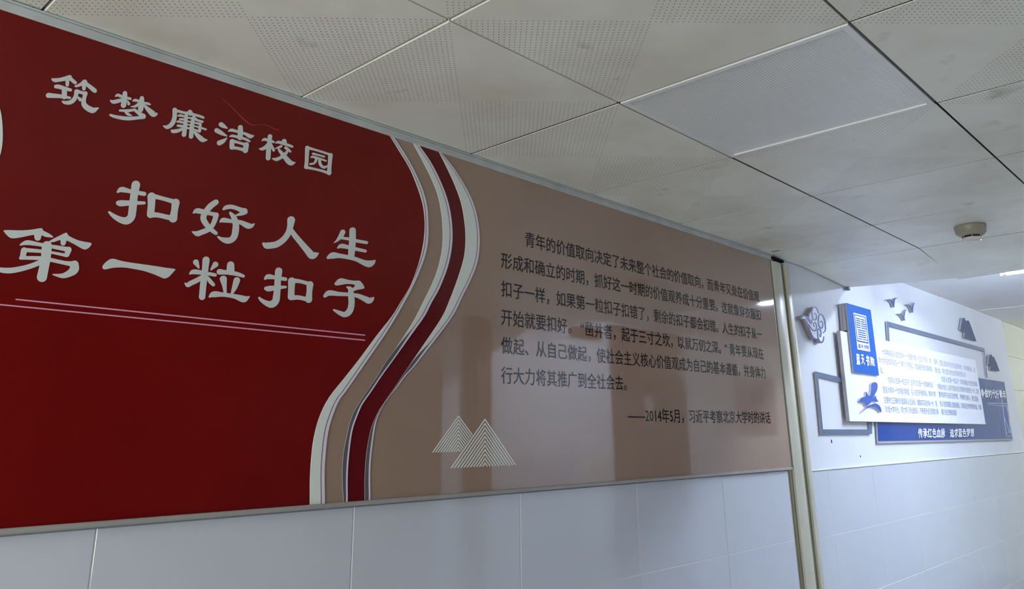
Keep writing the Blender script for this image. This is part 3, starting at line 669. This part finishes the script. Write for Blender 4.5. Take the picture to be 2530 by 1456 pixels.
# cloud
cc3 = lambda x, y: (1940+x/6.068, 720+y/6.068)
YC = -.020
cl = thing('cloud_ornament', 'white swirling cloud cut-out with blue outlines, left of the blue plaque', 'ornament', (0, 0, 0))
outl = [(232,420),(250,375),(290,362),(335,385),(358,415),(348,370),(362,325),(400,295),(405,250),(440,232),(480,260),(500,310),(505,345),(540,335),(580,380),(605,450),(612,530),(600,600),(580,640),(582,700),(570,760),(545,778),(520,765),(500,720),(470,722),(430,700),(385,640),(345,540),(310,460),(270,410)]
o_ = [(lambda p: (p.x, p.z))(at(*cc3(*p), YC)) for p in catmull(outl, 4, True)]
obj('cut_out', slab(o_, 0, YC), mat('cloud_side', srgb(150, 140, 146), .4, .4), cl)
obj('face', slab(o_, YC, YC-.001), M_panel, cl)
cs = [[(240,418,8),(262,378,14),(300,372,16),(340,420,18),(385,485,14)],[(385,485,12),(400,470,14),(402,440,10),(385,425,6)],[(372,450,12),(355,400,14),(365,335,14),(395,312,10)],
 [(410,390,14),(402,320,14),(415,255,14),(450,238,14),(480,270,16),(500,330,10)],[(408,350,12),(415,410,14),(445,432,14),(468,410,14),(468,360,10),(450,330,8),(435,350,6)],
 [(500,470,14),(500,400,14),(520,345,14),(555,360,16),(590,430,18),(603,520,16),(600,590,14),(570,625,10)],[(498,440,12),(505,510,14),(535,555,16),(560,535,14),(565,480,10),(545,445,8),(530,465,6)],
 [(360,500,8),(395,565,12),(435,592,14),(465,575,14),(470,520,12),(450,470,10),(430,475,8),(425,510,8),(440,530,6)],
 [(270,412,6),(310,430,10),(345,500,12),(375,600,14),(420,690,14),(465,715,14),(490,715,10)],[(490,640,14),(485,590,12),(505,565,12),(530,590,12),(540,640,10),(530,685,8),(515,670,6),(518,640,5)],
 [(488,600,10),(490,680,14),(515,745,18),(548,768,18),(572,735,14),(580,680,10)]]
obj('blue_outline', strokes_mesh([[(1940*6.068+a, 720*6.068+b, w_*1.2) for a, b, w_ in L_] for L_ in cs], 0, 0, 6.068, YC-.001, YC-.0018), mat('navy_line', srgb(14, 58, 140), .5, .3), cl)
# three birds
c8 = lambda x, y: (2180+x/18.2, 720+y/18.2)
birds = [([(190,395,14),(270,375,22),(345,370,34),(430,450,40),(500,560,44),(535,700,36)],[(525,690,30),(530,560,44),(550,400,44),(590,320,46),(690,290,10)],'blue gull cut-out flying highest, nearest the plaque'),
 ([(1110,600,14),(1180,610,26),(1250,680,32),(1320,790,34),(1375,940,34)],[(1372,920,34),(1370,820,40),(1390,660,34),(1420,570,30),(1460,515,10)],'blue gull cut-out at the right of the three'),
 ([(725,1015,16),(830,1030,28),(900,1100,32),(960,1190,36),(1010,1300,30)],[(1008,1280,36),(985,1180,36),(1000,1040,32),(1020,920,30),(1080,820,10)],'blue gull cut-out flying lowest, just above the strip frame')]
M_bird = mat('bird_blue', srgb(24, 74, 146), .3, .5)
for a, b, lb in birds:
    t = thing('bird_ornament', lb, 'ornament', (0, 0, 0), 'gull cut-outs on the lit wall')
    sh = [[(x, y, w_) for x, y, w_ in L_] for L_ in (a, b)]
    obj('cut_out', strokes_mesh(sh, 2180, 720, 18.2, 0, -.016), M_side, t); obj('face', strokes_mesh(sh, 2180, 720, 18.2, -.016, -.018), M_bird, t)
# grey mountains
M_mt = mat('mountain_grey', srgb(84, 98, 124), .7, .1)
cm = lambda x, y: (2340+x/4.19, 760+y/4.19)
for pts, lb in (([(140,230),(160,110),(180,108),(201,158),(207,135),(226,138),(250,200),(305,350),(180,312),(186,256)], 'grey double-peak cut-out high on the wall above the frame'),
                ([(428,595),(438,497),(462,488),(473,524),(482,508),(510,565),(545,660),(452,645),(458,598)], 'smaller grey double-peak cut-out right of the strip frame')):
    t = thing('mountain_ornament', lb, 'ornament', (0, 0, 0))
    o_ = [(lambda p: (p.x, p.z))(at(*cm(*p), -.015)) for p in pts]
    obj('cut_out', slab(o_, 0, -.014), M_side, t); obj('face', slab(o_, -.014, -.015), M_mt, t)
# blue brush figure on the white board
c9 = lambda x, y: (2080+x/8.086, 930+y/8.086)
YQ = YW-.014
bo = thing('brush_ornament', 'raised blue brush-stroke bird emblem on the white text board below the plaque', 'ornament', (0, 0, 0))
parts9 = [[(600,150),(640,118),(690,128),(714,170),(710,260),(680,330),(625,430),(600,490),(570,540),(510,580),(480,580),(470,545),(440,520),(365,505),(368,465),(400,430),(460,410),(480,385),(492,310),(520,370),(550,390),(575,350),(590,260),(592,190)],
          [(610,470),(650,420),(675,390),(690,440),(732,510),(690,500),(620,495)],
          [(410,725),(460,660),(530,600),(610,560),(680,546),(745,580),(785,650),(788,722),(755,690),(700,635),(620,610),(540,620),(470,660)]]
for pl in parts9:
    o_ = [(lambda p: (p.x, p.z))(at(*c9(*p), YQ)) for p in catmull(pl, 3, True)]
    obj('cut_out', slab(o_, YW-.0005, YQ+.001), mat('cut_side', srgb(196, 190, 200), .4, .4), bo); obj('face', slab(o_, YQ+.001, YQ), mat('brush_blue', srgb(14, 80, 176), .2, .5), bo)

# ---------------------------------------------------------------- ceiling fittings
lp = thing('ceiling_light_panel', 'square ribbed light panel, switched off, set flush among the perforated ceiling tiles', 'lamp', (2.5*T, (Y1+Y2)/2, ZC-.001))
fr = bmesh.new(); h = .297; b_ = .016
box(fr, -h, h, -h, -h+b_, -.001, .02, bev=.001); box(fr, -h, h, h-b_, h, -.001, .02, bev=.001)
box(fr, -h, -h+b_, -h+b_, h-b_, -.001, .02, bev=.001); box(fr, h-b_, h, -h+b_, h-b_, -.001, .02, bev=.001)
obj('frame', fr, M_fix, lp)
Mdf = bpy.data.materials.new('ribbed_diffuser'); Mdf.use_nodes = True; nt = Mdf.node_tree; N = nt.nodes; L = nt.links
p = N['Principled BSDF']; p.inputs['Base Color'].default_value = srgb(224, 228, 228); p.inputs['Roughness'].default_value = .2; p.inputs['Specular IOR Level'].default_value = 1
tc = N.new('ShaderNodeTexCoord'); wv_ = N.new('ShaderNodeTexWave'); wv_.bands_direction = 'Y'; wv_.inputs['Scale'].default_value = 44; L.new(tc.outputs['Object'], wv_.inputs['Vector'])
wv2 = N.new('ShaderNodeTexWave'); wv2.bands_direction = 'X'; wv2.inputs['Scale'].default_value = 46; L.new(tc.outputs['Object'], wv2.inputs['Vector'])
ad = N.new('ShaderNodeMath'); ad.operation = 'MULTIPLY_ADD'; L.new(wv2.outputs['Fac'], ad.inputs[0]); ad.inputs[1].default_value = .4; L.new(wv_.outputs['Fac'], ad.inputs[2])
bp = N.new('ShaderNodeBump'); bp.inputs['Strength'].default_value = .5; bp.inputs['Distance'].default_value = .002; L.new(ad.outputs[0], bp.inputs['Height']); L.new(bp.outputs[0], p.inputs['Normal'])
obj('diffuser', bx(-h+b_, h-b_, -h+b_, h-b_, .003, .008), Mdf, lp)
sd = thing('smoke_detector', 'round cream smoke detector with a dark sensing slot and tiny red lamp on the ceiling', 'detector', (3.31, -.868, ZC))
def lathe(pr, n=32):
    bm = bmesh.new(); rings = [[bm.verts.new((r*math.cos(2*math.pi*i/n), r*math.sin(2*math.pi*i/n), z)) for i in range(n)] for r, z in pr]
    for a, b in zip(rings, rings[1:]):
        for i in range(n): bm.faces.new([a[i], a[(i+1) % n], b[(i+1) % n], b[i]])
    bm.faces.new(rings[0]); bm.faces.new(rings[-1]); bmesh.ops.recalc_face_normals(bm, faces=bm.faces)
    for f in bm.faces: f.smooth = len(f.verts) == 4
    return bm
M_det = mat('detector_cream', srgb(150, 146, 130), .4, .4, noise=.05)
obj('base', lathe([(.060, .002), (.0605, -.004), (.057, -.030), (.046, -.041), (.036, -.043)]), M_det, sd)
obj('slot', lathe([(.034, -.041), (.034, -.052)]), M_dark, sd)
obj('cap', lathe([(.036, -.050), (.036, -.056), (.030, -.0625), (.016, -.065), (.004, -.0655)]), mat('detector_cap', srgb(214, 208, 204), .3, .5), sd)
for i in range(6):
    a = i*math.pi/3+.3; obj('rib', bx(.034*math.cos(a)-.002, .034*math.cos(a)+.002, .034*math.sin(a)-.002, .034*math.sin(a)+.002, -.052, -.041), M_det, sd)
obj('indicator', bx(.012, .015, -.031, -.028, -.0625, -.0585), mat('led_red', (.8, .1, .05, 1), .3, .5, emit=(1, .12, .05, 1), es=4), sd, )
p0, p1 = atz(1907, 622.5, ZC-.001), atz(1926, 619, ZC-.001)
cw = obj('ceiling_crack', bx(0, (p1-p0).length, -.0012, .0012, -.001, .001), M_dark, ce, p0); cw.rotation_euler = (0, 0, math.atan2(p1.y-p0.y, p1.x-p0.x))
for q, r_ in (((2055, 1091), .004), ((2126, 1128), .0025)):
    p0 = at(*q, .004); obj('wall_speck', bx(-r_*.5, r_*.5, -.001, .002, -r_*2, r_*2, bev=.0005), M_dark, wl, (p0.x, .004, p0.z))
cp = obj('clip', bx(4.16, 4.19, -.02, 0, 2.545, 2.562, bev=.002), M_steel, ce)
def tube_light(label, loc, ln, e, col, added_louvre=True):
    t = thing('tube_light', label, 'lamp', loc)
    obj('housing', bx(-.03, .03, -ln/2, ln/2, .02, 2.727-loc[2]-.001, bev=.004), M_fix, t)
    if added_louvre: obj('added_louvre', bx(.050, .053, -ln/2-.03, ln/2+.03, -.012, .002), M_fix, t); obj('added_louvre_bracket', bx(.028, .051, ln/2+.016, ln/2+.028, .004, .024), M_fix, t); obj('added_louvre_bracket', bx(.028, .051, -ln/2-.028, -ln/2-.016, .004, .024), M_fix, t); obj('added_bracket_arm', bx(-.03, .03, ln/2, ln/2+.03, .022, .03), M_fix, t)  # invented plate and brackets, added to keep lamp light off the far upper wall
    for s in (-1, 1): obj('end_cap', bx(-.018, .018, s*ln/2-.012, s*ln/2+.012, -.018, .022, bev=.004), M_fix, t)
    bm = bmesh.new(); bmesh.ops.create_cone(bm, cap_ends=True, segments=16, radius1=.011, radius2=.011, depth=ln-.03, matrix=Matrix.Rotation(math.pi/2, 4, 'X'))
    obj('tube', bm, mat('tube_glow_'+str(int(e)), (1, 1, 1, 1), .3, .5, emit=col, es=e), t); return t
tube_light('lit blue-white tube lamp under the higher ceiling, just past the sagging tiles', (4.75, -.755, 2.634), .15, TUBE_E*10, (.66, .76, 1, 1))
tube_light('added unseen tube lamp behind the sagging tile edge, brightening the opposite wall', (4.40, -1.50, 2.66), .9, 178, (.72, .82, 1, 1), False)  # unseen lamp, added to brighten the opposite wall
tube_light('second lit tube lamp farther along the corridor, beyond the wall corner', (9.4, -1.2, 2.66), .8, TUBE2_E*6, (1, 1, .97, 1), False)
